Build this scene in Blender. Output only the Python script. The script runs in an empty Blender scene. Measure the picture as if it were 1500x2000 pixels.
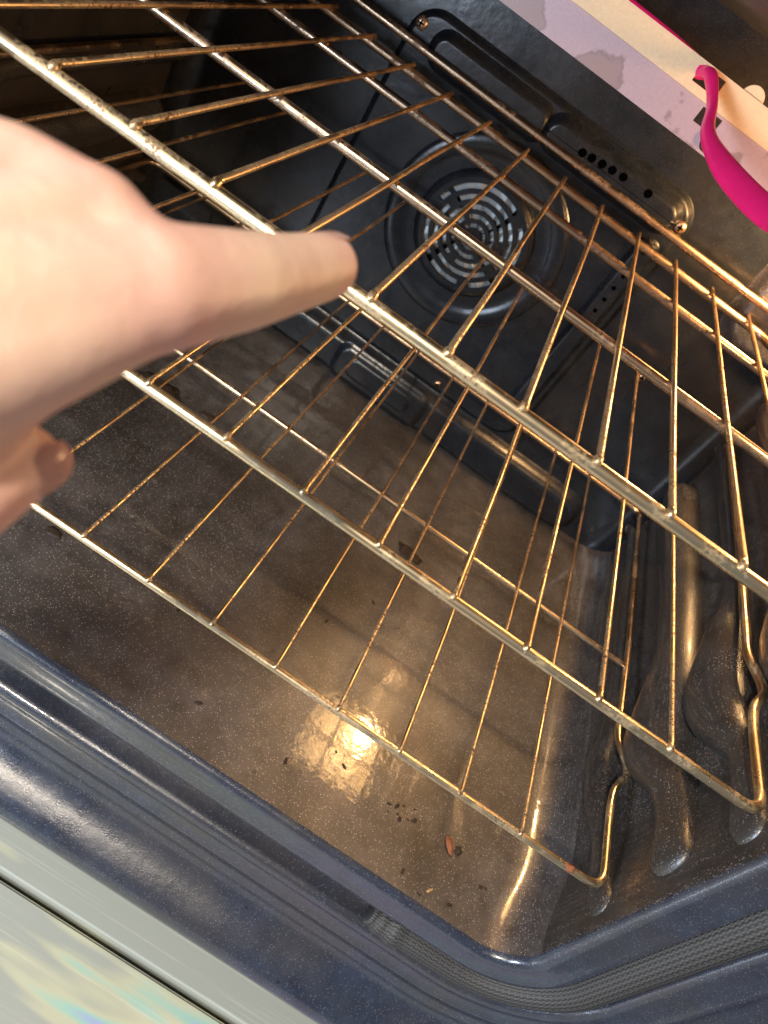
import bpy, bmesh, math, random
from mathutils import Vector, Matrix, noise
random.seed(7)
S = 0.043            # one rack-wire spacing in metres; all numbers below are in spacings
sc = bpy.context.scene
COL = sc.collection

# ------------------------------------------------------------------ camera
cam_d = bpy.data.cameras.new("camera"); cam = bpy.data.objects.new("camera", cam_d); COL.objects.link(cam)
CAMC = Vector((4.9046, -7.414, 3.5409))
RIGHT = Vector((0.8162, 0.3084, 0.4885)); DOWN = Vector((0.5742, -0.5258, -0.6275)); FWD = Vector((0.0633, 0.7927, -0.6063))
M = Matrix((RIGHT, -DOWN, -FWD)).transposed().to_4x4(); M.translation = CAMC * S
cam.matrix_world = M
cam_d.sensor_fit = 'VERTICAL'; cam_d.sensor_height = 36; cam_d.lens = 1483.13 / 2000 * 36
cam_d.clip_start = 0.005; cam_d.clip_end = 50
cam_d.dof.use_dof = True; cam_d.dof.focus_distance = 10.0 * S; cam_d.dof.aperture_fstop = 12
sc.camera = cam
# ------------------------------------------------------------------ world + view
w = bpy.data.worlds.new("World"); sc.world = w; w.use_nodes = True
bg = w.node_tree.nodes['Background']; bg.inputs[0].default_value = (0.84, 0.88, 1.0, 1); bg.inputs[1].default_value = 0.20
sc.view_settings.view_transform = 'Standard'; sc.view_settings.look = 'None'; sc.view_settings.gamma = 1
sc.view_settings.exposure = 0; sc.view_settings.use_curve_mapping = False
# ------------------------------------------------------------------ room lamps (kitchen light and window behind the viewer)
def area(name, loc, target, size, power, col, sy=None):
    d = bpy.data.lights.new(name, 'AREA'); d.energy = power; d.color = col; d.size = size * S
    if sy: d.shape = 'RECTANGLE'; d.size_y = sy * S
    o = bpy.data.objects.new(name, d); COL.objects.link(o)
    o.location = Vector(loc) * S
    o.rotation_euler = (Vector(target) - Vector(loc)).to_track_quat('-Z', 'Y').to_euler()
    return o
area("kitchen_lamp", (-2.0, -21, 17), (4, 0, -3), 1.8, 19, (1.0, 0.88, 0.72))
area("kitchen_window", (-10, -21, 0.6), (3, -5, -3), 7, 16, (0.70, 0.82, 1.0))
# the oven's own lamp, in the rear right corner of its ceiling
pl = bpy.data.lights.new("oven_bulb", 'POINT'); pl.energy = 3.3; pl.color = (1.0, 0.57, 0.24); pl.shadow_soft_size = 0.32 * S
po = bpy.data.objects.new("oven_bulb", pl); COL.objects.link(po); po.location = Vector((9.95, 7.8, 2.7)) * S
# added fill light without a fixture, brightens the cream plate and right wall
pl2 = bpy.data.lights.new("side_fill_light", 'POINT'); pl2.energy = 1.7; pl2.color = (1.0, 0.58, 0.26); pl2.shadow_soft_size = 0.55 * S
po2 = bpy.data.objects.new("side_fill_light", pl2); COL.objects.link(po2); po2.location = Vector((10.7, 2.0, 2.6)) * S

# ------------------------------------------------------------------ helpers
def bm_obj(name, bm, mat, parent=None, smooth=True):
    for v in bm.verts: v.co *= S
    bmesh.ops.recalc_face_normals(bm, faces=bm.faces[:])
    me = bpy.data.meshes.new(name); bm.to_mesh(me); bm.free()
    if smooth:
        for p in me.polygons: p.use_smooth = True
    if mat: me.materials.append(mat)
    o = bpy.data.objects.new(name, me); COL.objects.link(o)
    if parent: o.parent = parent
    return o
def tag(o, label=None, cat=None, group=None, kind=None):
    if label: o['label'] = label
    if cat: o['category'] = cat
    if group: o['group'] = group
    if kind: o['kind'] = kind
    return o
def empty(name, loc=(0, 0, 0)):
    o = bpy.data.objects.new(name, None); COL.objects.link(o); o.empty_display_size = 0.02
    o.location = Vector(loc) * S
    return o
def smooth_path(pts, n=8):
    P = [Vector(p) for p in pts]; out = []
    for i in range(len(P) - 1):
        p0 = P[max(i - 1, 0)]; p1 = P[i]; p2 = P[i + 1]; p3 = P[min(i + 2, len(P) - 1)]
        for k in range(n):
            t = k / n
            out.append(0.5 * ((2 * p1) + (p2 - p0) * t + (2 * p0 - 5 * p1 + 4 * p2 - p3) * t * t + (3 * p1 - p0 - 3 * p2 + p3) * t ** 3))
    out.append(P[-1]); return out
def fillet(pts, r, n=6):
    P = [Vector(p) for p in pts]; out = [P[0]]
    for i in range(1, len(P) - 1):
        a = (P[i - 1] - P[i]); b = (P[i + 1] - P[i]); rr = min(r, a.length * .45, b.length * .45)
        A = P[i] + a.normalized() * rr; B = P[i] + b.normalized() * rr
        for k in range(n + 1):
            t = k / n; out.append(A * (1 - t) ** 2 + P[i] * 2 * t * (1 - t) + B * t * t)
    out.append(P[-1]); return out
def tube(bm, pts, rad, seg=12, closed=False, squash=None, cap=True, round_end=False):
    """rad: number or list; squash: (axis vector, factor)"""
    P = [Vector(p) for p in pts]; n = len(P)
    R = rad if isinstance(rad, (list, tuple)) else [rad] * n
    rings = []; prev = None
    uvl = bm.loops.layers.uv.verify(); L = [0.0]
    for i in range(1, n): L.append(L[-1] + (P[i] - P[i - 1]).length)
    for i in range(n):
        if closed: t = (P[(i + 1) % n] - P[i - 1]).normalized()
        else: t = (P[min(i + 1, n - 1)] - P[max(i - 1, 0)]).normalized()
        if prev is None:
            u = t.cross(Vector((0, 0, 1)));
            if u.length < .1: u = t.cross(Vector((0, 1, 0)))
            u.normalize()
        else:
            u = prev - t * prev.dot(t); u.normalize()
        prev = u; v = t.cross(u)
        ring = []
        for k in range(seg):
            a = 2 * math.pi * k / seg
            d = (u * math.cos(a) + v * math.sin(a)) * R[i]
            if squash: ax = squash[0]; d = d - ax * d.dot(ax) * (1 - squash[1])
            ring.append(bm.verts.new(P[i] + d))
        rings.append(ring)
    m = n if closed else n - 1
    for i in range(m):
        A = rings[i]; B = rings[(i + 1) % n]
        for k in range(seg):
            f = bm.faces.new((A[k], A[(k + 1) % seg], B[(k + 1) % seg], B[k]))
            uv = [(k / seg, L[i]), ((k + 1) / seg, L[i]), ((k + 1) / seg, L[min(i + 1, n - 1)]), (k / seg, L[min(i + 1, n - 1)])]
            for lp, q in zip(f.loops, uv): lp[uvl].uv = q
    if not closed and cap:
        for ring, t in ((rings[0], (P[0] - P[1]).normalized()), (rings[-1], (P[-1] - P[-2]).normalized())):
            c = sum((v.co for v in ring), Vector()) / seg
            rr = (ring[0].co - c).length
            if round_end:
                ring2 = [bm.verts.new(c + (v.co - c) * .7 + t * rr * .7) for v in ring]
                for k in range(seg): bm.faces.new((ring[k], ring[(k + 1) % seg], ring2[(k + 1) % seg], ring2[k]))
                top = bm.verts.new(c + t * rr)
                for k in range(seg): bm.faces.new((ring2[k], ring2[(k + 1) % seg], top))
            else:
                top = bm.verts.new(c)
                for k in range(seg): bm.faces.new((ring[k], ring[(k + 1) % seg], top))
def box(bm, x0, x1, y0, y1, z0, z1):
    vs = [bm.verts.new((x, y, z)) for x in (x0, x1) for y in (y0, y1) for z in (z0, z1)]
    for f in ((0, 1, 3, 2), (4, 6, 7, 5), (0, 4, 5, 1), (2, 3, 7, 6), (0, 2, 6, 4), (1, 5, 7, 3)): bm.faces.new([vs[i] for i in f])
def rrect(x0, x1, z0, z1, r, n=8):
    out = []
    for cx, cz, a0 in ((x1 - r, z1 - r, 0), (x0 + r, z1 - r, 90), (x0 + r, z0 + r, 180), (x1 - r, z0 + r, 270)):
        for k in range(n + 1):
            a = math.radians(a0 + 90 * k / n); out.append((cx + r * math.cos(a), cz + r * math.sin(a)))
    return out
def plate(bm, x0, x1, z0, z1, r, yb, yf, bev=.15, back=True):
    """raised pressed panel in the XZ plane with soft shoulders, facing -Y"""
    steps = [(bev, yb), (bev * .75, yb + (yf - yb) * .12), (bev * .35, yb + (yf - yb) * .5), (0, yb + (yf - yb) * .86), (-bev * .4, yf), (-bev * .6, yf)]
    rings = []
    for off, y in steps:
        rings.append([bm.verts.new((x, y, z)) for x, z in rrect(x0 - off, x1 + off, z0 - off, z1 + off, max(.02, r + off))])
    n = len(rings[0])
    for A, B in zip(rings, rings[1:]):
        for k in range(n): bm.faces.new((A[k], A[(k + 1) % n], B[(k + 1) % n], B[k]))
    bm.faces.new(rings[-1])
def sweep_rect(bm, X0, X1, Z0, Z1, r, prof, n=14, dens=30):
    """profile list of (outward offset, y) swept round a rounded rectangle opening"""
    base = rrect(X0, X1, Z0, Z1, r, n)
    rings = []
    for off, y in prof:
        pts = rrect(X0 - off, X1 + off, Z0 - off, Z1 + off, r + off, n)
        rings.append([bm.verts.new((x, y, z)) for x, z in pts])
    m = len(base)
    for A, B in zip(rings, rings[1:]):
        for k in range(m): bm.faces.new((A[k], A[(k + 1) % m], B[(k + 1) % m], B[k]))
def lathe_y(bm, cx, cz, prof, seg=48):
    """prof: (radius, y) around an axis parallel to Y"""
    rings = []
    for r, y in prof:
        rings.append([bm.verts.new((cx + r * math.cos(2 * math.pi * k / seg), y, cz + r * math.sin(2 * math.pi * k / seg))) for k in range(seg)])
    for A, B in zip(rings, rings[1:]):
        for k in range(seg): bm.faces.new((A[k], A[(k + 1) % seg], B[(k + 1) % seg], B[k]))
    return rings

# ------------------------------------------------------------------ materials
class NT:
    def __init__(s, name):
        s.m = bpy.data.materials.new(name); s.m.use_nodes = True; s.t = s.m.node_tree; s.b = s.t.nodes['Principled BSDF']
        s.tc = s.t.nodes.new('ShaderNodeTexCoord').outputs['Object']
        s.uv = s.t.nodes[-1].outputs['UV']
    def n(s, typ, **kw):
        o = s.t.nodes.new(typ)
        for k, v in kw.items():
            if k in o.inputs: o.inputs[k].default_value = v
            else: setattr(o, k, v)
        return o
    def l(s, a, b): s.t.links.new(a, b)
    def noise(s, scale, detail=4, rough=.55, vec=None):
        o = s.n('ShaderNodeTexNoise', Scale=scale, Detail=detail, Roughness=rough); s.l(vec or s.tc, o.inputs['Vector']); return o.outputs['Fac']
    def ramp(s, fac, a, b, ca=(0, 0, 0, 1), cb=(1, 1, 1, 1)):
        o = s.n('ShaderNodeValToRGB'); e = o.color_ramp.elements; e[0].position = a; e[1].position = b; e[0].color = ca; e[1].color = cb
        s.l(fac, o.inputs[0]); return o.outputs[0]
    def mix(s, f, a, b):
        o = s.n('ShaderNodeMixRGB')
        for i, v in ((0, f), (1, a), (2, b)):
            if isinstance(v, (tuple, float, int)): o.inputs[i].default_value = v if not isinstance(v, int) else float(v)
            else: s.l(v, o.inputs[i])
        return o.outputs[0]
    def math(s, op, a, b=None):
        o = s.n('ShaderNodeMath', operation=op)
        for i, v in ((0, a), (1, b)):
            if v is None: continue
            if isinstance(v, (int, float)): o.inputs[i].default_value = v
            else: s.l(v, o.inputs[i])
        return o.outputs[0]
    def mapping(s, scale=(1, 1, 1), rot=(0, 0, 0), vec=None):
        o = s.n('ShaderNodeMapping'); o.inputs['Scale'].default_value = scale; o.inputs['Rotation'].default_value = rot
        s.l(vec or s.tc, o.inputs[0]); return o.outputs[0]
    def bump(s, h, strength, dist=.001, prev=None):
        o = s.n('ShaderNodeBump', Strength=strength, Distance=dist); s.l(h, o.inputs['Height'])
        if prev: s.l(prev, o.inputs['Normal'])
        s.l(o.outputs[0], s.b.inputs['Normal']); return o.outputs[0]
def c4(r, g, b): return (r, g, b, 1)

def enamel(name, dark, light, grime, rough, gr_lo=.45, gr_hi=.7, speck=.35, bump=.35, grimescale=9, coat=0):
    t = NT(name)
    big = t.noise(grimescale, 5, .6)
    mid = t.noise(60, 4, .6)
    base = t.mix(t.ramp(mid, .3, .75), c4(*dark), c4(*light))
    g = t.ramp(big, gr_lo, gr_hi)
    base = t.mix(t.math('MULTIPLY', g, .85), base, c4(*grime))
    # fine white flecks of the porcelain enamel
    v = t.n('ShaderNodeTexVoronoi', Scale=900.0); t.l(t.tc, v.inputs['Vector'])
    sel = t.n('ShaderNodeSeparateColor'); t.l(v.outputs['Color'], sel.inputs[0])
    dot = t.math('MULTIPLY', t.ramp(v.outputs['Distance'], .16, .34, c4(1, 1, 1), c4(0, 0, 0)), t.ramp(sel.outputs[0], .45, 1.0))
    base = t.mix(t.math('MULTIPLY', dot, speck), base, c4(.55, .54, .55))
    # burnt specks
    v2 = t.n('ShaderNodeTexVoronoi', Scale=45.0); t.l(t.tc, v2.inputs['Vector'])
    s2 = t.n('ShaderNodeSeparateColor'); t.l(v2.outputs['Color'], s2.inputs[0])
    d2 = t.math('MULTIPLY', t.ramp(v2.outputs['Distance'], .04, .09, c4(1, 1, 1), c4(0, 0, 0)), t.ramp(s2.outputs[1], .6, .62))
    base = t.mix(t.math('MULTIPLY', d2, .85), base, c4(.012, .007, .004))
    t.l(base, t.b.inputs['Base Color'])
    r = t.math('ADD', t.math('MULTIPLY', t.noise(25, 3), .22), rough - .11)
    t.l(t.math('ADD', r, t.math('MULTIPLY', g, .10)), t.b.inputs['Roughness'])
    t.b.inputs['IOR'].default_value = 1.65
    if coat: t.b.inputs['Coat Weight'].default_value = coat; t.b.inputs['Coat Roughness'].default_value = .065; t.b.inputs['Coat IOR'].default_value = 1.6
    fine = t.noise(1100, 3, .6)
    b1 = t.bump(fine, bump, .00035)
    b2 = t.bump(t.noise(90, 2), .18, .0012, b1)
    if coat:
        bc = t.n('ShaderNodeBump', Strength=.15, Distance=.0007); t.l(t.noise(170, 2, .5), bc.inputs['Height']); t.l(bc.outputs[0], t.b.inputs['Coat Normal'])
    return t.m
E_WALL = enamel('dark_enamel', (.018, .017, .017), (.040, .037, .035), (.040, .028, .018), .30, speck=.6, bump=.6, coat=.12)
E_BACK = enamel('back_enamel', (.006, .008, .011), (.014, .017, .022), (.016, .013, .010), .22, speck=.10, bump=.15)
E_FLOOR = enamel('floor_enamel', (.036, .033, .034), (.092, .084, .082), (.015, .011, .007), .34, speck=.9, bump=.7, gr_lo=.40, gr_hi=.68, coat=.6)
E_CEIL = enamel('ceiling_enamel', (.008, .007, .007), (.016, .014, .013), (.014, .010, .008), .45, speck=.25)
E_BACK.node_tree.nodes['Principled BSDF'].inputs['Specular IOR Level'].default_value = .22
E_FRAME = enamel('blue_grey_enamel', (.013, .017, .031), (.032, .041, .066), (.034, .031, .034), .19, speck=.3, bump=.45, gr_lo=.42, gr_hi=.62, coat=.5)

def plain(name, col, rough=.5, metallic=0, em=None, es=0):
    t = NT(name); n = t.noise(120, 4)
    k = .8
    t.l(t.mix(n, c4(*[x * k for x in col]), c4(*[min(1, x * 1.2) for x in col])), t.b.inputs['Base Color'])
    t.b.inputs['Roughness'].default_value = rough; t.b.inputs['Metallic'].default_value = metallic
    if em: t.b.inputs['Emission Color'].default_value = c4(*em); t.b.inputs['Emission Strength'].default_value = es
    return t.m
def metal(name, c1, c2, rust, rough, amt=.5, heat=None, lo=.53):
    t = NT(name)
    m = t.mapping((1, 1, 1))
    a = t.noise(70, 4, .6); b = t.noise(38, 6, .7); c = t.noise(420, 4, .7)
    base = t.mix(t.ramp(a, .35, .7), c4(*c1), c4(*c2))
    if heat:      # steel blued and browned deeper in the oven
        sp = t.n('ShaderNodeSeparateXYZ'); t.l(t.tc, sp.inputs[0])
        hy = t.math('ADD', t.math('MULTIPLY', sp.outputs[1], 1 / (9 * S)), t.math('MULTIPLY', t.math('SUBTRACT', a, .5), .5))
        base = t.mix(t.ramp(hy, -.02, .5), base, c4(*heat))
    f = t.math('MULTIPLY', t.ramp(b, lo, lo + .12), t.ramp(c, .42, .58))
    base = t.mix(t.math('MULTIPLY', f, amt), base, c4(*rust))
    t.l(base, t.b.inputs['Base Color'])
    t.l(t.math('SUBTRACT', 1.0, t.math('MULTIPLY', f, .8 * amt)), t.b.inputs['Metallic'])
    t.l(t.math('ADD', t.math('MULTIPLY', f, .35), t.math('ADD', rough - .05, t.math('MULTIPLY', a, .14))), t.b.inputs['Roughness'])
    t.bump(c, .10, .0002)
    return t.m
BRONZE = metal('heat_browned_steel', (.50, .37, .25), (.38, .27, .19), (.05, .02, .01), .26, .9, None, .50)
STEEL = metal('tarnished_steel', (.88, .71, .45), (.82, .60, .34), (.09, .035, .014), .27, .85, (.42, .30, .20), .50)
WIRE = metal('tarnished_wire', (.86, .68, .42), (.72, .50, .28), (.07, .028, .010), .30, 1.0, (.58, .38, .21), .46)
SCREW = metal('screw_metal', (.6, .42, .3), (.4, .25, .15), (.05, .02, .01), .3, .5)
ALU = plain('fan_metal', (.30, .33, .33), .45, .3)

BLACK = plain('recess_black', (.0008, .0008, .0008), 1)  # flat black painted in for the shade inside holes and slots
BLACK.node_tree.nodes['Principled BSDF'].inputs['Specular IOR Level'].default_value = 0

def stained(name, col, stain, lo, hi, rough, fine=.15):
    t = NT(name)
    n = t.noise(26, 6, .5); e = t.ramp(n, lo, hi)
    o = t.mix(t.ramp(t.noise(500, 3), .3, .7), c4(*[c * (1 - fine) for c in col]), c4(*[min(1, c * (1 + fine)) for c in col]))
    rim = t.math('MULTIPLY', t.ramp(n, lo - .03, lo), t.ramp(n, lo, hi, c4(1, 1, 1), c4(0, 0, 0)))
    o = t.mix(t.math('MULTIPLY', e, .6), o, c4(*stain)); o = t.mix(t.math('MULTIPLY', rim, .6), o, c4(*[c * .6 for c in stain]))
    t.l(o, t.b.inputs['Base Color']); t.b.inputs['Roughness'].default_value = rough
    t.bump(t.noise(700, 3), .2, .0003)
    return t.m
MAUVE = stained('mauve_plate', (.52, .36, .37), (.27, .17, .13), .565, .62, .38, .05)
CREAM = stained('cream_plate', (.95, .66, .38), (.60, .42, .25), .62, .78, .5, .05)
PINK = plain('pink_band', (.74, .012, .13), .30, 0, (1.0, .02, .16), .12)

def gasket_mat():
    t = NT('braided_gasket')
    ck = t.mapping((26, 9, 1), (0, 0, 0), t.uv)
    wv = t.n('ShaderNodeTexWave', Scale=1.0, Distortion=.6); wv.wave_type = 'BANDS'; wv.bands_direction = 'DIAGONAL'; t.l(t.mapping((18, 6, 1), (0, 0, 0), t.uv), wv.inputs[0])
    w2 = t.n('ShaderNodeTexWave', Scale=1.0, Distortion=.6); w2.bands_direction = 'DIAGONAL'; t.l(t.mapping((-18, 6, 1), (0, 0, 0), t.uv), w2.inputs[0])
    h = t.math('MULTIPLY', wv.outputs['Fac'], w2.outputs['Fac'])
    rib = t.n('ShaderNodeTexWave', Scale=1.0, Distortion=.4); t.l(t.mapping((7, .25, 1), (0, 0, 0), t.uv), rib.inputs[0]); rib.bands_direction = 'X'
    h = t.math('ADD', t.math('MULTIPLY', t.ramp(h, .05, .55), .45), t.math('MULTIPLY', rib.outputs['Fac'], .55))
    t.l(t.mix(h, c4(.02, .02, .021), c4(.085, .082, .078)), t.b.inputs['Base Color'])
    t.b.inputs['Roughness'].default_value = .55
    t.bump(h, .9, .0006)
    return t.m
GASKET = gasket_mat()

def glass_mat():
    t = NT('painted_sheen_glass')
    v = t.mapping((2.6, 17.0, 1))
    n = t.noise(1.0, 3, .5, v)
    cr = t.n('ShaderNodeValToRGB'); e = cr.color_ramp.elements  # iridescent sheen of the coating, painted into the base colour as noise-driven hues
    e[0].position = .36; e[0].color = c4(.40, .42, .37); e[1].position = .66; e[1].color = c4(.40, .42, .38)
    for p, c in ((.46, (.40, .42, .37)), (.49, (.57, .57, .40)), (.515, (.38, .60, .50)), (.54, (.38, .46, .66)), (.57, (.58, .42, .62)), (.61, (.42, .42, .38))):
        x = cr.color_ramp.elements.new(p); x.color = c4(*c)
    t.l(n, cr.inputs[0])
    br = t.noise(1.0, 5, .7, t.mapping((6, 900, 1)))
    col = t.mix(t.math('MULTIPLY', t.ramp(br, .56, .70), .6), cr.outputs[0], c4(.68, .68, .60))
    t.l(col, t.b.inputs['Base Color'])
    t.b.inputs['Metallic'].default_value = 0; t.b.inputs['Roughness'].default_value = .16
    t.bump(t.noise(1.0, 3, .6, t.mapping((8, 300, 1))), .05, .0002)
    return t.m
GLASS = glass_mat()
DOORM = plain('door_trim_paint', (.66, .67, .58), .35)

def skin_mat():
    t = NT('skin')
    n = t.noise(38, 3, .5); n2 = t.noise(14, 2, .5)
    c = t.mix(t.ramp(n2, .40, .60), c4(.76, .55, .42), c4(.76, .43, .35))
    c = t.mix(t.math('MULTIPLY', t.ramp(n, .5, .75), .5), c, c4(.78, .58, .38))
    t.l(c, t.b.inputs['Base Color']); t.b.inputs['Roughness'].default_value = .48
    t.b.inputs['Subsurface Weight'].default_value = .25; t.b.inputs['Subsurface Radius'].default_value = (.006, .0025, .0015); t.b.inputs['Subsurface Scale'].default_value = 1
    cells = t.n('ShaderNodeTexVoronoi', Scale=900.0); t.l(t.tc, cells.inputs[0])
    b = t.bump(cells.outputs['Distance'], .12, .0002)
    h = t.noise(150, 3)
    for C_, A_ in CREASES:
        g = t.n('ShaderNodeVectorMath', operation='SUBTRACT'); t.l(t.tc, g.inputs[0]); g.inputs[1].default_value = C_ * S
        d = t.n('ShaderNodeVectorMath', operation='DOT_PRODUCT'); t.l(g.outputs[0], d.inputs[0]); d.inputs[1].default_value = A_
        le = t.n('ShaderNodeVectorMath', operation='LENGTH'); t.l(g.outputs[0], le.inputs[0])
        q = t.math('ADD', d.outputs['Value'], t.math('MULTIPLY', t.math('SUBTRACT', t.noise(60, 2), .5), .004))
        wv = t.math('POWER', t.math('ABSOLUTE', t.math('COSINE', t.math('MULTIPLY', q, 1150.0))), 6.0)
        fade = t.ramp(t.math('ABSOLUTE', q), 0.0, .0048, c4(1, 1, 1), c4(0, 0, 0))
        near = t.ramp(le.outputs['Value'], .0115, .016, c4(1, 1, 1), c4(0, 0, 0))
        h = t.math('SUBTRACT', h, t.math('MULTIPLY', t.math('MULTIPLY', wv, fade), t.math('MULTIPLY', near, .2)))
    t.bump(h, .45, .0009, b)
    return t.m
def cpt(u, v, d): return CAMC + (RIGHT * ((u - 750) / 1483.13) + DOWN * ((v - 1000) / 1483.13) + FWD) * d
TIP = cpt(636, 520, 4.5); DIP = cpt(560, 536, 4.1); PIP = cpt(465, 550, 3.7)
CREASES = [(DIP, (TIP - DIP).normalized()), (PIP, (TIP - PIP).normalized())]
SKIN = skin_mat()
NAIL = plain('nail', (.82, .56, .48), .2)

# ------------------------------------------------------------------ the oven
X0, X1, Z0, Z1, YB, YF = -3.27, 11.42, -6.6, 3.95, 9.6, -1.42
oven = tag(empty('oven', (4.06, 4, -6.6)), 'open oven with dark speckled enamel cavity and blue grey front frame', 'oven')
INV = Matrix.Translation(-oven.location)
def part(name, bm, mat, parent=None, smooth=True):
    p = parent or oven
    o = bm_obj(name, bm, mat, p, smooth)
    if p is oven: o.matrix_parent_inverse = INV
    return o
RC = .65
XC = (X0 + X1) / 2
def taper(x, y):
    t = max(0, min(1, (.5 - y) / (.5 - YF))); return x - (x - XC) / (X1 - XC) * .34 * t * t * (3 - 2 * t) * min(1, abs(x - XC) / 6)
def grid_strip(bm, pts2d, y0, y1, ny=48):
    rows = []
    for j in range(ny + 1):
        y = y0 + (y1 - y0) * j / ny
        rows.append([bm.verts.new((taper(x, y), y, z)) for x, z in pts2d])
    for A, B in zip(rows, rows[1:]):
        for k in range(len(A) - 1): bm.faces.new((A[k], A[k + 1], B[k + 1], B[k]))
def arc(cx, cz, r, a0, a1, n=8): return [(cx + r * math.cos(math.radians(a0 + (a1 - a0) * k / n)), cz + r * math.sin(math.radians(a0 + (a1 - a0) * k / n))) for k in range(n + 1)]
bm = bmesh.new()
grid_strip(bm, arc(X0 + RC, Z0 + RC, RC, 180, 270) + [(X0 + RC + (X1 - X0 - 2 * RC) * k / 24, Z0) for k in range(1, 24)] + arc(X1 - RC, Z0 + RC, RC, 270, 360), YF, YB)
part('oven_floor', bm, E_FLOOR)
bm = bmesh.new()
grid_strip(bm, [(X0, Z0 + RC), (X0, Z1 - RC)], YF, YB)
lw = part('side_wall', bm, E_WALL)
bm = bmesh.new()
grid_strip(bm, [(X1, Z0 + RC), (X1, Z1 - RC)], YF, YB)
rw = part('side_wall', bm, E_WALL)
bm = bmesh.new()
grid_strip(bm, arc(X0 + RC, Z1 - RC, RC, 180, 90) + arc(X1 - RC, Z1 - RC, RC, 90, 0), YF, YB)
part('oven_ceiling', bm, E_CEIL)
# outer sheet of the oven body, so that no light leaks in
bm = bmesh.new()
bx = (X0 - 1.2, X1 + 1.2, Z0 - 1.0, Z1 + 1.0)
v = [bm.verts.new(p) for p in ((bx[0], -.9, bx[2]), (bx[1], -.9, bx[2]), (bx[1], -.9, bx[3]), (bx[0], -.9, bx[3]), (bx[0], YB + 1, bx[2]), (bx[1], YB + 1, bx[2]), (bx[1], YB + 1, bx[3]), (bx[0], YB + 1, bx[3]))]
for f in ((0, 1, 5, 4), (1, 2, 6, 5), (2, 3, 7, 6), (3, 0, 4, 7), (4, 5, 6, 7)): bm.faces.new([v[i] for i in f])
part('outer_casing', bm, DOORM, smooth=False)

# ---- back wall with pressed panels
bm = bmesh.new()
vs = [bm.verts.new(p) for p in ((X0, YB, Z0), (X1, YB, Z0), (X1, YB, Z1), (X0, YB, Z1))]; bm.faces.new(vs)
bw = part('back_wall', bm, E_BACK, smooth=False)
# rounded vertical corners
for xx, sgn in ((X0, 1), (X1, -1)):
    bm = bmesh.new()
    rows = []
    for z in (Z0, Z1):
        rows.append([bm.verts.new((xx + sgn * .5 * (1 - math.cos(math.radians(a))), YB - .5 + .5 * math.sin(math.radians(a)) - .004, z)) for a in range(0, 91, 9)])
    for k in range(10): bm.faces.new((rows[0][k], rows[0][k + 1], rows[1][k + 1], rows[1][k]))
    part('corner_seam', bm, E_BACK, bw)
bm = bmesh.new(); plate(bm, .85, 7.55, -5.3, 1.24, .55, YB - .004, YB - .16, .10); fc = part('fan_panel', bm, E_BACK)
bm = bmesh.new(); plate(bm, 1.45, 4.1, .50, 1.04, .25, YB - .158, YB - .40, .14); part('duct', bm, E_BACK, fc)
bm = bmesh.new(); plate(bm, 4.15, 7.25, .54, 1.09, .28, YB - .158, YB - .46, .14); part('duct', bm, E_BACK, fc)
bm = bmesh.new(); plate(bm, 7.0, 7.35, -4.7, .25, .15, YB - .158, YB - .30, .1); part('duct', bm, E_BACK, fc)
bm = bmesh.new(); plate(bm, -2.6, 10.1, -6.5, -5.66, .35, YB - .004, YB - .30, .22); lb = part('lower_ledge', bm, E_BACK)
bm = bmesh.new(); plate(bm, 2.95, 5.4, -6.45, -5.66, .2, YB - .295, YB - .42, .14); part('lower_boss', bm, E_BACK, lb)
bm = bmesh.new(); plate(bm, 3.3, 5.05, -6.25, -5.82, .15, YB - .415, YB - .46, .07); part('lower_boss', bm, E_BACK, lb)
bm = bmesh.new(); plate(bm, 9.5, 11.1, -.3, 3.2, .5, YB - .004, YB - .35, .22); part('lamp_side_boss', bm, E_FLOOR)
for hx, hz in ((4.98, .86), (5.19, .885), (5.42, .91), (5.65, .93), (5.9, .95), (6.48, .98)):  # closed black discs, the dark of each opening put into the colour
    bm = bmesh.new(); rg = lathe_y(bm, hx, hz, [(.085, YB - .462), (.075, YB - .468), (.05, YB - .466)], 20); bm.faces.new(rg[-1]); part('vent_hole', bm, BLACK, fc)
for k in range(6):
    hz = .05 - k * .3
    bm = bmesh.new(); rg = lathe_y(bm, 7.17, hz, [(.05, YB - .302), (.04, YB - .306)], 12); bm.faces.new(rg[-1]); part('vent_hole', bm, BLACK, fc)
# pressed ring round the fan
bm = bmesh.new()
FX, FZ = 4.08, -1.75; y0 = YB - .16
lathe_y(bm, FX, FZ, [(2.06, y0 + .01), (2.02, y0 - .03), (1.96, y0 - .055), (1.84, y0 - .065), (1.74, y0 - .055), (1.68, y0 - .03), (1.62, y0 - .008), (1.5, y0 - .006)], 72)
part('pressed_ring', bm, E_BACK, fc)
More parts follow.
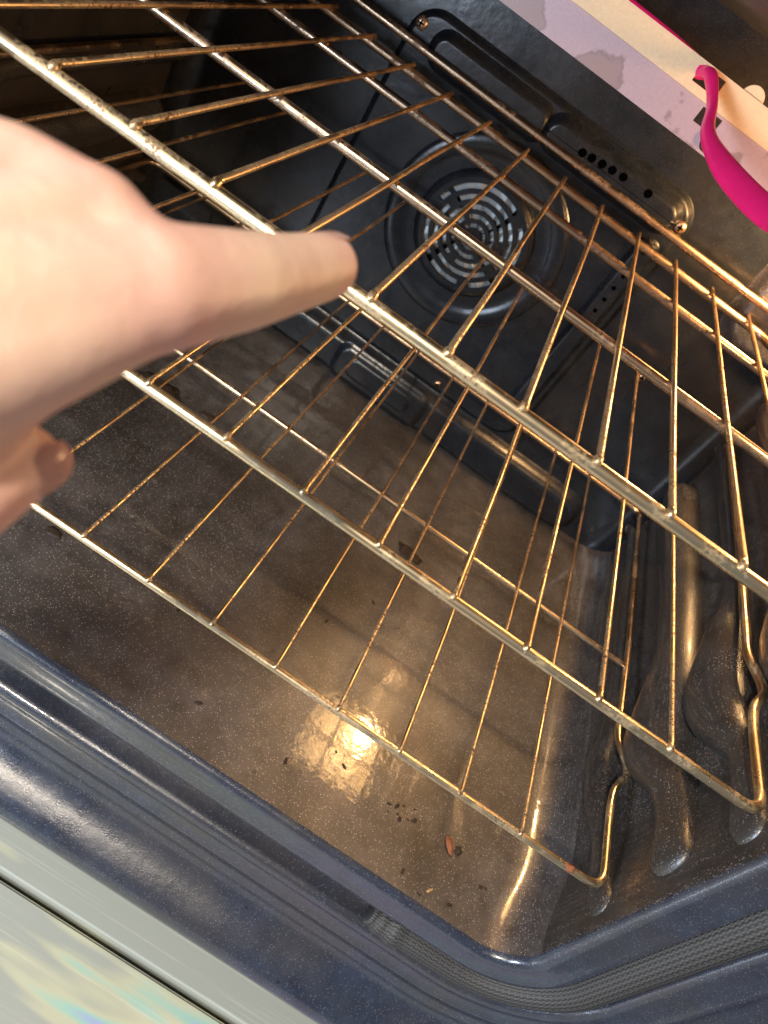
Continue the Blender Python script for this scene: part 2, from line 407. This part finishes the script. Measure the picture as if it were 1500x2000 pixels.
# fan cover with real slots
bm = bmesh.new()
yc = y0 - .16
segs = 96
slots = [(.22, .36), (.46, .64), (.73, .91), (.99, 1.14)]
slots = [(.20, .29), (.38, .48), (.57, .68), (.77, .88), (.98, 1.10)]
radii = sorted({.10, 1.2, *[a for s in slots for a in s]})
def is_slot(r0, r1, k):
    for si, (a, b) in enumerate(slots):
        if abs(r0 - a) < 1e-6 and abs(r1 - b) < 1e-6:
            q = (k + (5, 13, 30, 9, 20)[si]) % (48, 48, 32, 48, 32)[si]
            return 4 <= q
    return False
cache = {}
def vert(r, k, y):
    key = (round(r, 4), k % segs, y)
    if key not in cache:
        a = 2 * math.pi * (k % segs) / segs; cache[key] = bm.verts.new((FX + r * math.cos(a), y, FZ + r * math.sin(a)))
    return cache[key]
for y in (yc, yc + .035):
    for r0_, r1_ in zip(radii, radii[1:]):
        for k in range(segs):
            if is_slot(r0_, r1_, k): continue
            bm.faces.new((vert(r0_, k, y), vert(r0_, k + 1, y), vert(r1_, k + 1, y), vert(r1_, k, y)))
    bm.faces.new([vert(.10, k, y) for k in range(segs)])
bmesh.ops.bridge_loops(bm, edges=[e for e in bm.edges if e.is_boundary]) if False else None
lathe_y(bm, FX, FZ, [(1.2, yc), (1.27, yc + .03), (1.32, yc + .09), (1.36, y0 + .01)], segs)
lathe_y(bm, FX, FZ, [(1.2, yc + .035), (1.2, yc)], segs)
fcov = part('fan_cover', bm, E_BACK)
bm = bmesh.new()
# fan wheel seen through the slots: pleated ring of blades
NB = 44
for (ra, rb) in ((.14, .52), (.56, 1.14)):
    W = [[bm.verts.new((FX + rr_ * math.cos(2 * math.pi * k / NB + .25 * rr_), yc + .07 + (.05 if k % 2 else 0) * (1 + .6 * math.sin(k * 1.9)), FZ + rr_ * math.sin(2 * math.pi * k / NB + .25 * rr_))) for k in range(NB)] for rr_ in (ra, (ra + rb) / 2, rb)]
    for A, B in zip(W, W[1:]):
        for k in range(NB):
            if k % 11 != 5: bm.faces.new((A[k], A[(k + 1) % NB], B[(k + 1) % NB], B[k]))
part('fan_wheel', bm, ALU, smooth=False)
def screw(x, y, z, r=.13):
    bm = bmesh.new(); rg = lathe_y(bm, x, z, [(r, y), (r * .95, y - .03), (r * .7, y - .06), (r * .3, y - .07)], 20); bm.faces.new(rg[-1])
    s = part('screw', bm, SCREW)
    bm = bmesh.new(); box(bm, x - r * .5, x + r * .5, y - .078, y - .071, z - .018, z + .018); box(bm, x - .018, x + .018, y - .0785, y - .0715, z - r * .5, z + r * .5)
    part('screw_slot', bm, BLACK, s, False)
screw(1.0, YB - .162, .93); screw(7.43, YB - .162, .80); screw(5.35, YB - .162, -5.15, .09); screw(9.0, YB - .002, -2.1, .1)

# ---- pressed rack supports on the side walls
def bead(side, pts, rads, depth=1.0):
    bm = bmesh.new()
    P = smooth_path([(y, z, r) for (y, z), r in zip(pts, rads)], 6)
    xw = X1 if side > 0 else X0
    rings = []
    for i, p in enumerate(P):
        y, z, r = p; xw = taper(X1 if side > 0 else X0, y)
        ring = []
        for k in range(13):
            a = math.pi * k / 12
            h = math.sin(a) ** .8 * (1 - .65 * max(0, (i / (len(P) - 1) - .72) / .28) ** 1.5)
            ring.append(bm.verts.new((xw - side * (-.01 + depth * min(r, .36) * 1.4 * h) + 0, y, z + r * math.cos(a) * 1.06)))
        rings.append(ring)
    for A, B in zip(rings, rings[1:]):
        for k in range(12): bm.faces.new((A[k], A[k + 1], B[k + 1], B[k]))
    for ring, dy in ((rings[0], .4), (rings[-1], -.28)):
        c = sum((v.co for v in ring), Vector()) / 13; prev = ring
        for st in range(1, 7):
            th = math.pi / 2 * st / 6; hs = math.cos(th); ws = .55 + .45 * math.cos(th)
            nx = [bm.verts.new((xw + side * .01 * (1 - hs) + (v.co.x - xw) * hs, v.co.y + dy * math.sin(th) * (.6 + .4 * abs(math.sin(math.pi * q / 12))), c.z + (v.co.z - c.z) * ws)) for q, v in enumerate(ring)]
            for k in range(12): bm.faces.new((prev[k], prev[k + 1], nx[k + 1], nx[k]))
            prev = nx
    part('rack_support', bm, E_WALL, rw if side > 0 else lw)
for side in (1, -1):
    bead(side, [(8.6, -5.03), (6.4, -5.03), (4.7, -5.02), (3.7, -5.04), (2.5, -5.12), (1.8, -5.30), (1.0, -5.22), (.1, -5.0), (-.5, -4.88), (-.95, -4.78)], [.17, .2, .21, .21, .22, .28, .28, .22, .21, .22])
    bead(side, [(8.3, -3.40), (5.4, -3.40), (4.4, -3.40), (3.2, -3.45), (2.4, -3.72), (1.7, -3.92), (1.1, -3.85), (.4, -3.55), (-.2, -3.45), (-.8, -3.44)], [.40, .42, .42, .42, .60, .70, .58, .36, .32, .34])
    bead(side, [(8.6, -2.13), (6.2, -2.13), (4.5, -2.14), (3.5, -2.18), (2.6, -2.42), (1.9, -2.66), (1.2, -2.58), (.4, -2.25), (-.3, -2.18), (-.9, -2.14)], [.20, .21, .21, .24, .42, .56, .52, .28, .25, .26])
    bead(side, [(8.3, -.75), (5.0, -.78), (3.6, -.80), (2.6, -.95), (1.8, -1.15), (1.1, -1.1), (.4, -.85), (-.8, -.8)], [.36, .38, .38, .5, .62, .5, .34, .3])
    bead(side, [(8.6, .02), (5.0, .02), (3.4, 0), (2.2, -.08), (1.5, -.12), (.4, 0), (-.8, .02)], [.16, .17, .17, .2, .24, .2, .18])
    bead(side, [(8.3, 1.6), (4.0, 1.6), (1.5, 1.5), (-.8, 1.6)], [.36, .38, .45, .32])

# ---- front frame around the mouth
prof = [(0, YF + .02), (.015, YF - .05), (.05, YF - .09), (.11, YF - .12), (.20, YF - .10), (.50, YF - .10), (.58, YF - .12), (.63, YF - .08), (.65, YF + .0), (.68, YF + .75), (1.20, YF + .75), (1.23, YF + .0), (1.26, YF - .08), (1.32, YF - .13), (1.46, YF - .12),
        (1.72, YF - .11), (1.78, YF - .15), (1.84, YF - .16), (1.90, YF - .12), (2.06, YF - .13), (2.12, YF - .17), (2.2, YF - .16), (2.35, YF - .20), (2.5, YF - .32), (2.62, YF - .50), (2.74, YF - .70), (2.88, YF - .84), (3.04, YF - .90), (3.18, YF - .88), (3.28, YF - .78), (3.33, YF - .6), (3.34, YF + .5)]
bm = bmesh.new(); sweep_rect(bm, X0 + .34, X1 - .34, Z0, Z1, RC, prof, 20); ff = part('front_frame', bm, E_FRAME)

# ---- braided gasket lying in the groove, torn off at the left of the lower edge
gp = rrect(X0 - .97, X1 + .92, Z0 - .97, Z1 + .97, RC + .92, 20)
path = [(9.02, Z0 - .98), (9.3, Z0 - 1.0), (9.8, Z0 - .95), ((X1 - .34) - RC, Z0 - .93)]
cx, cz, r = (X1 - .34) - RC, Z0 + RC, RC + .92
path += [(cx + r * math.cos(math.radians(a)), cz + r * math.sin(math.radians(a))) for a in range(-84, 1, 6)]
path += [((X1 - .34) + .92, z * .5) for z in range(-10, 9)]
pts = smooth_path([(x, YF - .02, z) for x, z in path], 6)
rad = [.255] * len(pts)
for i in range(10): rad[i] = .16 + .15 * (i / 10) + .02 * math.sin(i * 1.7)
bm = bmesh.new(); tube(bm, pts, rad, 20, squash=(Vector((0, 1, 0)), .8), cap=True); part('door_gasket', bm, GASKET)

# ---- opened door under the mouth
bm = bmesh.new(); box(bm, -6, 15, -2.50, -1.3, -11.4, -10.96)
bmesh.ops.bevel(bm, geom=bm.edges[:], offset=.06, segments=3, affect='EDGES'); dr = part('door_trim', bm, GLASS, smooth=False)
bm = bmesh.new(); box(bm, -6, 15, -16, -2.60, -11.4, -11.0)
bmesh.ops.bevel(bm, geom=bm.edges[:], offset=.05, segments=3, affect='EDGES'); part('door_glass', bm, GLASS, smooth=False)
bm = bmesh.new(); box(bm, -6.2, 15.2, -16.1, -1.2, -12.0, -11.38); part('door_panel', bm, BLACK, smooth=False)

# ---- broil element: cream and mauve plates with a bright pink band threaded through
PY = 5.5
el = empty('broil_element_holder', (5, PY, 2.8)); el.parent = oven; el.matrix_parent_inverse = INV
def elp(name, bm, mat, smooth=True):
    o = bm_obj(name, bm, mat, el, smooth); o.matrix_parent_inverse = Matrix.Translation(-el.location); return o
def strip_with_slot(x0, x1, yb, zb, yt, zt, sx0, sx1, sz0, sz1, th=.05):
    """upright plate from (yb,zb) to (yt,zt) with a real rectangular slot"""
    bm = bmesh.new()
    xs = [x0, sx0, sx1, x1]; ts = [0, sz0, sz1, 1]
    def P(x, t, d): return (x, yb + (yt - yb) * t + d, zb + (zt - zb) * t)
    V = {}
    for i, x in enumerate(xs):
        for j, t in enumerate(ts):
            for d in (0, 1): V[i, j, d] = bm.verts.new(P(x, t, d * th))
    for i in range(3):
        for j in range(3):
            if i == 1 and j == 1: continue
            for d in (0, 1): bm.faces.new((V[i, j, d], V[i + 1, j, d], V[i + 1, j + 1, d], V[i, j + 1, d]))
    def side(a, b): bm.faces.new((V[a + (0,)], V[b + (0,)], V[b + (1,)], V[a + (1,)]))
    for a, b in (((1, 1), (2, 1)), ((2, 1), (2, 2)), ((2, 2), (1, 2)), ((1, 2), (1, 1))): side(a, b)
    for k in range(3): side((k, 0), (k + 1, 0)); side((k, 3), (k + 1, 3)); side((0, k), (0, k + 1)); side((3, k), (3, k + 1))
    return bm
elp('mauve_plate', strip_with_slot(-2.5, 11.0, PY, 2.36, PY - .02, 2.875, 5.98, 6.32, .52, .93), MAUVE, False)
elp('cream_plate', strip_with_slot(-2.5, 11.0, PY - .05, 2.88, PY + .02, 3.27, 5.62, 6.02, .30, .86), CREAM, False)
bm = bmesh.new(); rg = lathe_y(bm, 6.45, 3.24, [(.17, PY + .14), (.17, PY + .09), (.165, PY + .085)], 24); bm.faces.new(rg[-1]); elp('mounting_tab', bm, CREAM, False)
bm = bmesh.new(); rg = lathe_y(bm, 6.36, 2.52, [(.12, PY + .02), (.12, PY - .09), (.08, PY - .12), (.02, PY - .12)], 20); bm.faces.new(rg[-1]); elp('stud', bm, SCREW)
def px(u, vv, Y):     # point at depth Y on a sight line, used once to read sizes off the photograph
    d = RIGHT * ((u - 750) / 1483.13) + DOWN * ((vv - 1000) / 1483.13) + FWD
    return CAMC + d * ((Y - CAMC.y) / d.y)
bp = [((2.0, PY + .12, 3.26), .06, (0, 0, 1)), ((4.6, PY + .12, 3.25), .06, (0, 0, 1)), ((5.35, PY + .10, 3.20), .085, (.1, 0, 1)), ((5.64, PY + .06, 3.14), .11, (.5, 0, .8)), (tuple(px(1388, 150, PY - .18)), .095, (.8, -.1, .3)),
      (tuple(px(1391, 205, PY - .6)), .07, (1, .2, .2)), (tuple(px(1383, 262, PY - 1.2)), .10, (.9, .1, .5)), (tuple(px(1412, 322, PY - 1.8)), .16, (.75, 0, .66)), (tuple(px(1455, 375, PY - 2.3)), .175, (.6, 0, .8)), (tuple(px(1510, 425, PY - 2.8)), .18, (.55, 0, .83)), (tuple(px(1640, 530, PY - 3.6)), .18, (.5, 0, .85)), ((11.2, 2.0, 1.6), .18, (.3, 0, .9))]
C1 = smooth_path([b[0] for b in bp], 8); C2 = smooth_path([(b[1], 0, 0) for b in bp], 8); C3 = smooth_path([b[2] for b in bp], 8)
bm = bmesh.new(); rings = []
for i, p in enumerate(C1):
    t = (C1[min(i + 1, len(C1) - 1)] - C1[max(i - 1, 0)]).normalized()
    wd = C3[i] - t * C3[i].dot(t); wd.normalize(); nn = t.cross(wd); h = C2[i].x
    ring = [bm.verts.new(p + wd * (h * math.cos(a)) + nn * (.085 * math.sin(a))) for a in [2 * math.pi * k / 14 for k in range(14)]]
    rings.append(ring)
for A, B in zip(rings, rings[1:]):
    for k in range(14): bm.faces.new((A[k], A[(k + 1) % 14], B[(k + 1) % 14], B[k]))
bm.faces.new(rings[0]); bm.faces.new(rings[-1])
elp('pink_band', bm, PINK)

# ---- oven lamp lens in the ceiling
bm = bmesh.new(); box(bm, 8.2, 11.1, 6.1, 9.25, 3.62, 3.9); bmesh.ops.bevel(bm, geom=bm.edges[:], offset=.05, segments=2, affect='EDGES')
lf = part('lamp_frame', bm, STEEL)
t = NT('lamp_lens'); t.b.inputs['Roughness'].default_value = .3
gn = t.n('ShaderNodeTexGradient'); gn.gradient_type = 'SPHERICAL'
mp = t.n('ShaderNodeMapping'); mp.vector_type = 'TEXTURE'; mp.inputs['Location'].default_value = (9.9 * S, 8.1 * S, 3.55 * S); mp.inputs['Scale'].default_value = (1.1 * S,) * 3
t.l(t.tc, mp.inputs[0]); t.l(mp.outputs[0], gn.inputs[0])
es = t.math('ADD', t.math('MULTIPLY', gn.outputs['Fac'], 10.0), 9.0); t.l(es, t.b.inputs['Emission Strength'])
t.b.inputs['Emission Color'].default_value = c4(1.0, .62, .26); t.b.inputs['Base Color'].default_value = c4(.8, .7, .5)
bm = bmesh.new(); box(bm, 8.3, 11.0, 6.2, 9.15, 3.54, 3.64); part('lamp_lens', bm, t.m, lf, False)

# ------------------------------------------------------------------ racks
def wire_rack(name, label, x0, x1, y0, y1, z, xs, bars, rr, wr, rail=False, notch=.27, k=1.0):
    root = tag(empty(name, ((x0 + x1) / 2, y0, z)), label, 'oven rack', 'wire racks in the oven')
    inv = Matrix.Translation(-root.location)
    def rp(n, bm, mat):
        o = bm_obj(n, bm, mat, root); o.matrix_parent_inverse = inv; return o
    def sidepts(x, s):
        return [(x, y0 + .9, z), (x, y0 + 1.35, z), (x + s * .04, y0 + 1.75, z), (x + s * notch, y0 + 2.15, z), (x + s * notch * .9, y0 + 2.35, z), (x + s * .03, y0 + 2.75, z), (x + s * .05, y0 + 3.2, z), (x + s * .10, (y0 + y1) / 2, z), (x + s * .12, y1 - .6, z)]
    R_ = sidepts(x1, 1); L_ = sidepts(x0, -1)
    loop = [((x0 + x1) / 2, y0, z), (x1, y0, z)] + R_ + [(x1 + .12, y1, z), ((x0 + x1) / 2, y1, z), (x0 - .12, y1, z)] + L_[::-1] + [(x0, y0, z), ((x0 + x1) / 2, y0, z)]
    if rail:
        xr = 9.78; xl = 2 * 4.06 - xr
        loop = [((x0 + x1) / 2, y0, z), (x1, y0, z)] + R_[:-1] + [(x1, y1 - 1.2, z), (xr + .5, y1 - .3, z), (xr + .2, y1, z), ((x0 + x1) / 2, y1, z), (xl - .2, y1, z), (xl - .5, y1 - .3, z), (x0, y1 - 1.2, z)] + L_[:-1][::-1] + [(x0, y0, z), ((x0 + x1) / 2, y0, z)]
    P = fillet(loop, .34 * k, 8)
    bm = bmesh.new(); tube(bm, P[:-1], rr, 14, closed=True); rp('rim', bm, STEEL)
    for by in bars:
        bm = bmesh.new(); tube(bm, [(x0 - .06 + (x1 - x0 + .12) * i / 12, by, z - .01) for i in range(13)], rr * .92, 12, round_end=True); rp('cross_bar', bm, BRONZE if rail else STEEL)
    if rail:
        bm = bmesh.new(); zr = z + .42; yr = y1 + .22
        tube(bm, fillet([(x0 + .1, y1 - 1.6, z + .05), (x0 + .15, yr - .15, zr - .1), (x0 + .5, yr, zr), (x1 - .5, yr, zr), (x1 - .15, yr - .15, zr - .1), (x1 - .1, y1 - 1.6, z + .05)], .3, 6), rr * .95, 12); rp('rear_rail', bm, BRONZE)
    for x in xs:
        dz = rr + wr * .5
        pts = [(x, y0 - rr * .15, z + dz * .55), (x, y0 + rr * .6, z + dz), (x, y0 + .4, z + dz)] + [(x + random.uniform(-.012, .012), y0 + (y1 - y0) * f, z + dz) for f in (.25, .5, .75)] + [(x, y1 + rr * .4, z + dz), (x, y1 + rr * 1.9, z + dz * .9)]
        bm = bmesh.new(); tube(bm, smooth_path(pts, 4), wr, 10, round_end=True)
        # welded blob at the front
        tube(bm, [(x, y0 - rr * .35, z + dz * .7), (x, y0 + rr * .25, z + dz * .9)], wr * 1.35, 10, round_end=True)
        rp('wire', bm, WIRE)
    return root
ZM, ZB = -1.78, -4.53
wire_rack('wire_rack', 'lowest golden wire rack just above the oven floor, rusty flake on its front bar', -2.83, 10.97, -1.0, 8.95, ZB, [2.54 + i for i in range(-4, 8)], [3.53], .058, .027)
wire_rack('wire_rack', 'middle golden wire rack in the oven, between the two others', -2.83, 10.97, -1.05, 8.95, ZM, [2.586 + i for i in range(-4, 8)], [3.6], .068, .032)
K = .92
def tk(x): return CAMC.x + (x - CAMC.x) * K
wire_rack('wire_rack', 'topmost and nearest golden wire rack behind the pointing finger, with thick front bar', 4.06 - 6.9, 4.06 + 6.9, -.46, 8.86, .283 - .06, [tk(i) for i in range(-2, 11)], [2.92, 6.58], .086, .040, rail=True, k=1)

# ------------------------------------------------------------------ burnt residue, crumbs and flakes
def blob(name, x, y, z, sx, sy, sz, mat, label, cat, group=None, rot=0, seed=0):
    bm = bmesh.new(); bmesh.ops.create_icosphere(bm, subdivisions=3, radius=1)
    for v in bm.verts:
        n = noise.noise(v.co * 1.6 + Vector((seed * 3.1, seed, 0))) ; v.co *= 1 + .55 * n
        v.co.x *= sx; v.co.y *= sy; v.co.z = v.co.z * sz
        v.co.rotate(Matrix.Rotation(rot, 3, 'Z'))
    o = bm_obj(name, bm, mat); o.location = Vector((x, y, z)) * S
    return tag(o, label, cat, group)
CHAR = plain('charred_food', (.022, .013, .008), .7); RUSTY = plain('rust_flake', (.22, .075, .03), .75); HUSK = plain('pale_crumb', (.45, .30, .12), .6)
def fl(u, vv):   # spot on the oven floor
    d = RIGHT * ((u - 750) / 1483.13) + DOWN * ((vv - 1000) / 1483.13) + FWD
    p = CAMC + d * ((Z0 - CAMC.z) / d.z); return p.x, p.y
x, y = fl(876, 1652); blob('flake', x, y, Z0 + .03, .06, .13, .03, RUSTY, 'brown pointed flake lying on the oven floor below the lowest rack', 'flake', rot=.5, seed=1)
x, y = fl(895, 1662); blob('crumb', x, y, Z0 + .02, .05, .07, .02, CHAR, 'dark crumb right beside the brown pointed flake', 'crumb', seed=2)
x, y = fl(105, 1040); blob('burnt_residue', x, y, Z0 + .01, .13, .10, .015, CHAR, 'black burnt spot on the oven floor left below the fingers', 'burnt residue', seed=3)
x, y = fl(300, 755); blob('burnt_residue', x, y, Z0 + .01, .55, .34, .02, CHAR, 'largest black burnt patch on the floor behind the left of the middle rack', 'burnt residue', seed=4, rot=.3)
x, y = fl(405, 812); blob('burnt_residue', x, y, Z0 + .01, .14, .10, .015, CHAR, 'small dark burnt spot right of the largest burnt patch', 'burnt residue', seed=14, rot=.3)
x, y = fl(800, 1082); blob('burnt_residue', x, y, Z0 + .012, .30, .16, .02, CHAR, 'black oval burnt mark on the floor under the middle of the racks', 'burnt residue', seed=5, rot=-.2)
G = 'small charred crumbs on the oven floor'
for i, (u, vv) in enumerate([(758, 1570), (772, 1573), (790, 1577), (812, 1583), (760, 1588), (775, 1592), (783, 1598), (800, 1603), (812, 1606), (672, 1500), (655, 1470), (620, 1145), (725, 1175), (780, 1228), (640, 1215), (935, 1730), (950, 1738), (875, 1768), (785, 1700), (820, 1745), (985, 1790), (390, 1375), (345, 1190), (560, 1490), (1005, 1835)]):
    x, y = fl(u + random.uniform(-4, 4), vv + random.uniform(-3, 3)); s = random.uniform(.010, .028)
    blob('crumb', x, y, Z0 + .01, s * random.uniform(1.0, 2.6), s, s * .5, CHAR, ('tiny charred crumb in the double row of specks in front of the lowest rack', 'tiny charred crumb scattered singly over the oven floor')[i > 8], 'crumb', ('double row of charred specks on the floor', G)[i > 8], rot=random.uniform(0, 3), seed=20 + i)
for i, (u, vv, lb_) in enumerate([(838, 1740, 'pale husk crumb on the floor left of the rack corner'), (1228, 1765, 'pale curved husk crumb on the right wall below the lowest rack')]):
    if i == 0: x, y = fl(u, vv); blob('crumb', x, y, Z0 + .02, .06, .02, .02, HUSK, lb_, 'crumb', rot=.8, seed=50)
blob('flake', 10.38, -1.02, ZB + .03, .09, .05, .055, RUSTY, 'rusty orange flake stuck on the front bar of the lowest rack near its corner', 'flake', seed=8)

# ------------------------------------------------------------------ the pointing hand
def cap(bm, a, b, ra, rb, n=7):
    a = Vector(a); b = Vector(b)
    for i in range(n + 1):
        t = i / n
        bmesh.ops.create_icosphere(bm, subdivisions=3, radius=ra + (rb - ra) * t, matrix=Matrix.Translation(a.lerp(b, t)))
J = {'tip': (4.048, -3.045, 1.514), 'dip': (3.975, -3.608, 1.575), 'pip': (3.925, -4.152, 1.683), 'mcp': (3.859, -4.913, 1.836),
     'mm': (3.552, -4.926, 1.869), 'rm': (3.294, -4.975, 1.861), 'pm': (3.052, -5.050, 1.820), 'w1': (3.391, -5.987, 1.455), 'w2': (3.274, -5.812, 1.589),
     'palm': (3.615, -5.149, 1.584), 'palm2': (3.551, -5.512, 1.434), 'tht': (3.652, -5.071, 0.783), 'thi': (3.609, -5.419, 0.736), 'thm': (3.504, -5.729, 0.815), 'thc': (3.411, -5.931, 1.2), 'low': (3.775, -5.130, 1.544)}
# person stands in front of the oven; the hand is one continuous mesh
def cpt(u, v, d): return CAMC + (RIGHT * ((u - 750) / 1483.13) + DOWN * ((v - 1000) / 1483.13) + FWD) * d
bm = bmesh.new()
tip = cpt(636, 520, 4.5); dip = cpt(560, 536, 4.1); pip = cpt(465, 550, 3.7); mcp = cpt(290, 565, 3.25)
cap(bm, dip, tip, .216, .198); cap(bm, pip, dip, .246, .216); cap(bm, mcp, pip, .285, .246, 9)
low = cpt(170, 620, 3.2); mm = cpt(170, 450, 3.25); rm = cpt(20, 370, 3.2); pm = cpt(-130, 320, 3.1)
w1 = cpt(-520, 640, 2.45); w2 = cpt(-480, 860, 2.5)
cap(bm, mcp, w1, .275, .36, 14); cap(bm, mcp, w2, .27, .34, 14); cap(bm, low, w2, .27, .35, 12)
cap(bm, mcp, mm, .26, .27); cap(bm, mm, rm, .27, .27); cap(bm, rm, pm, .27, .25); cap(bm, mm, w1, .28, .35, 12); cap(bm, rm, w1, .27, .35, 12); cap(bm, pm, w1, .25, .33, 10)
pal = cpt(10, 690, 3.1); cap(bm, pal, w2, .30, .34, 10); cap(bm, low, pal, .28, .30)
# curled middle, ring and little finger, folded under the palm
for base, r0_, sh in ((mm, .225, 0), (rm, .22, -.0), (pm, .19, 0)):
    k1 = base + FWD * .72 + DOWN * .10; k2 = k1 + DOWN * .30 - FWD * .16 - RIGHT * .38; k3 = k2 - FWD * .24 - RIGHT * .25
    cap(bm, base, k1, r0_ * 1.1, r0_); cap(bm, k1, k2, r0_, r0_ * .9); cap(bm, k2, k3, r0_ * .9, r0_ * .8)
# thumb
t0 = cpt(38, 903, 3.38); t1 = cpt(-95, 980, 3.1); t2 = cpt(-300, 960, 2.85)
cap(bm, t1, t0, .225, .185); cap(bm, t2, t1, .25, .21); cap(bm, w2, t2, .33, .26); cap(bm, t2, pal, .25, .30); 
# forearm
fa = cpt(-1500, 1100, 2.9); cap(bm, (w1 + w2) / 2, fa, .42, .62, 16)
person = bm_obj('person', bm, SKIN)
rm_ = person.modifiers.new('remesh', 'REMESH'); rm_.mode = 'VOXEL'; rm_.voxel_size = .028 * S; rm_.use_smooth_shade = True
sm = person.modifiers.new('smooth', 'CORRECTIVE_SMOOTH') if False else person.modifiers.new('smooth', 'SMOOTH'); sm.factor = .6; sm.iterations = 14
tag(person, "person's bare left hand with outstretched index finger pointing at the top rack", 'person')
def nail(c, axis, up, wdt, ln, r):
    axis = axis.normalized(); up = (up - axis * up.dot(axis)).normalized(); sd = axis.cross(up)
    bm = bmesh.new(); g = []
    for i in range(11):
        row = []
        for j in range(11):
            a = (i / 10 * 2 - 1); b = (j / 10 * 2 - 1)
            aa = a * math.sqrt(1 - b * b * .35); bb = b * math.sqrt(1 - a * a * .35)
            th = aa * wdt / r
            row.append(bm.verts.new(c + sd * (r * math.sin(th)) + up * (r * math.cos(th) - .12 * max(bb, 0) ** 2 * r) + axis * (bb * ln)))
        g.append(row)
    for i in range(10):
        for j in range(10): bm.faces.new((g[i][j], g[i + 1][j], g[i + 1][j + 1], g[i][j + 1]))
    bmesh.ops.solidify(bm, geom=bm.faces[:], thickness=.012)
    bm_obj('nail', bm, NAIL, person)
nail(tip + (tip - dip).normalized() * .05, tip - dip, -DOWN * .70 - FWD * .62 + RIGHT * .02, .105, .12, .194)
nail(t0 + (t0 - t1).normalized() * .03, t0 - t1, RIGHT * .55 + DOWN * .35 - FWD * .45, .12, .12, .188)
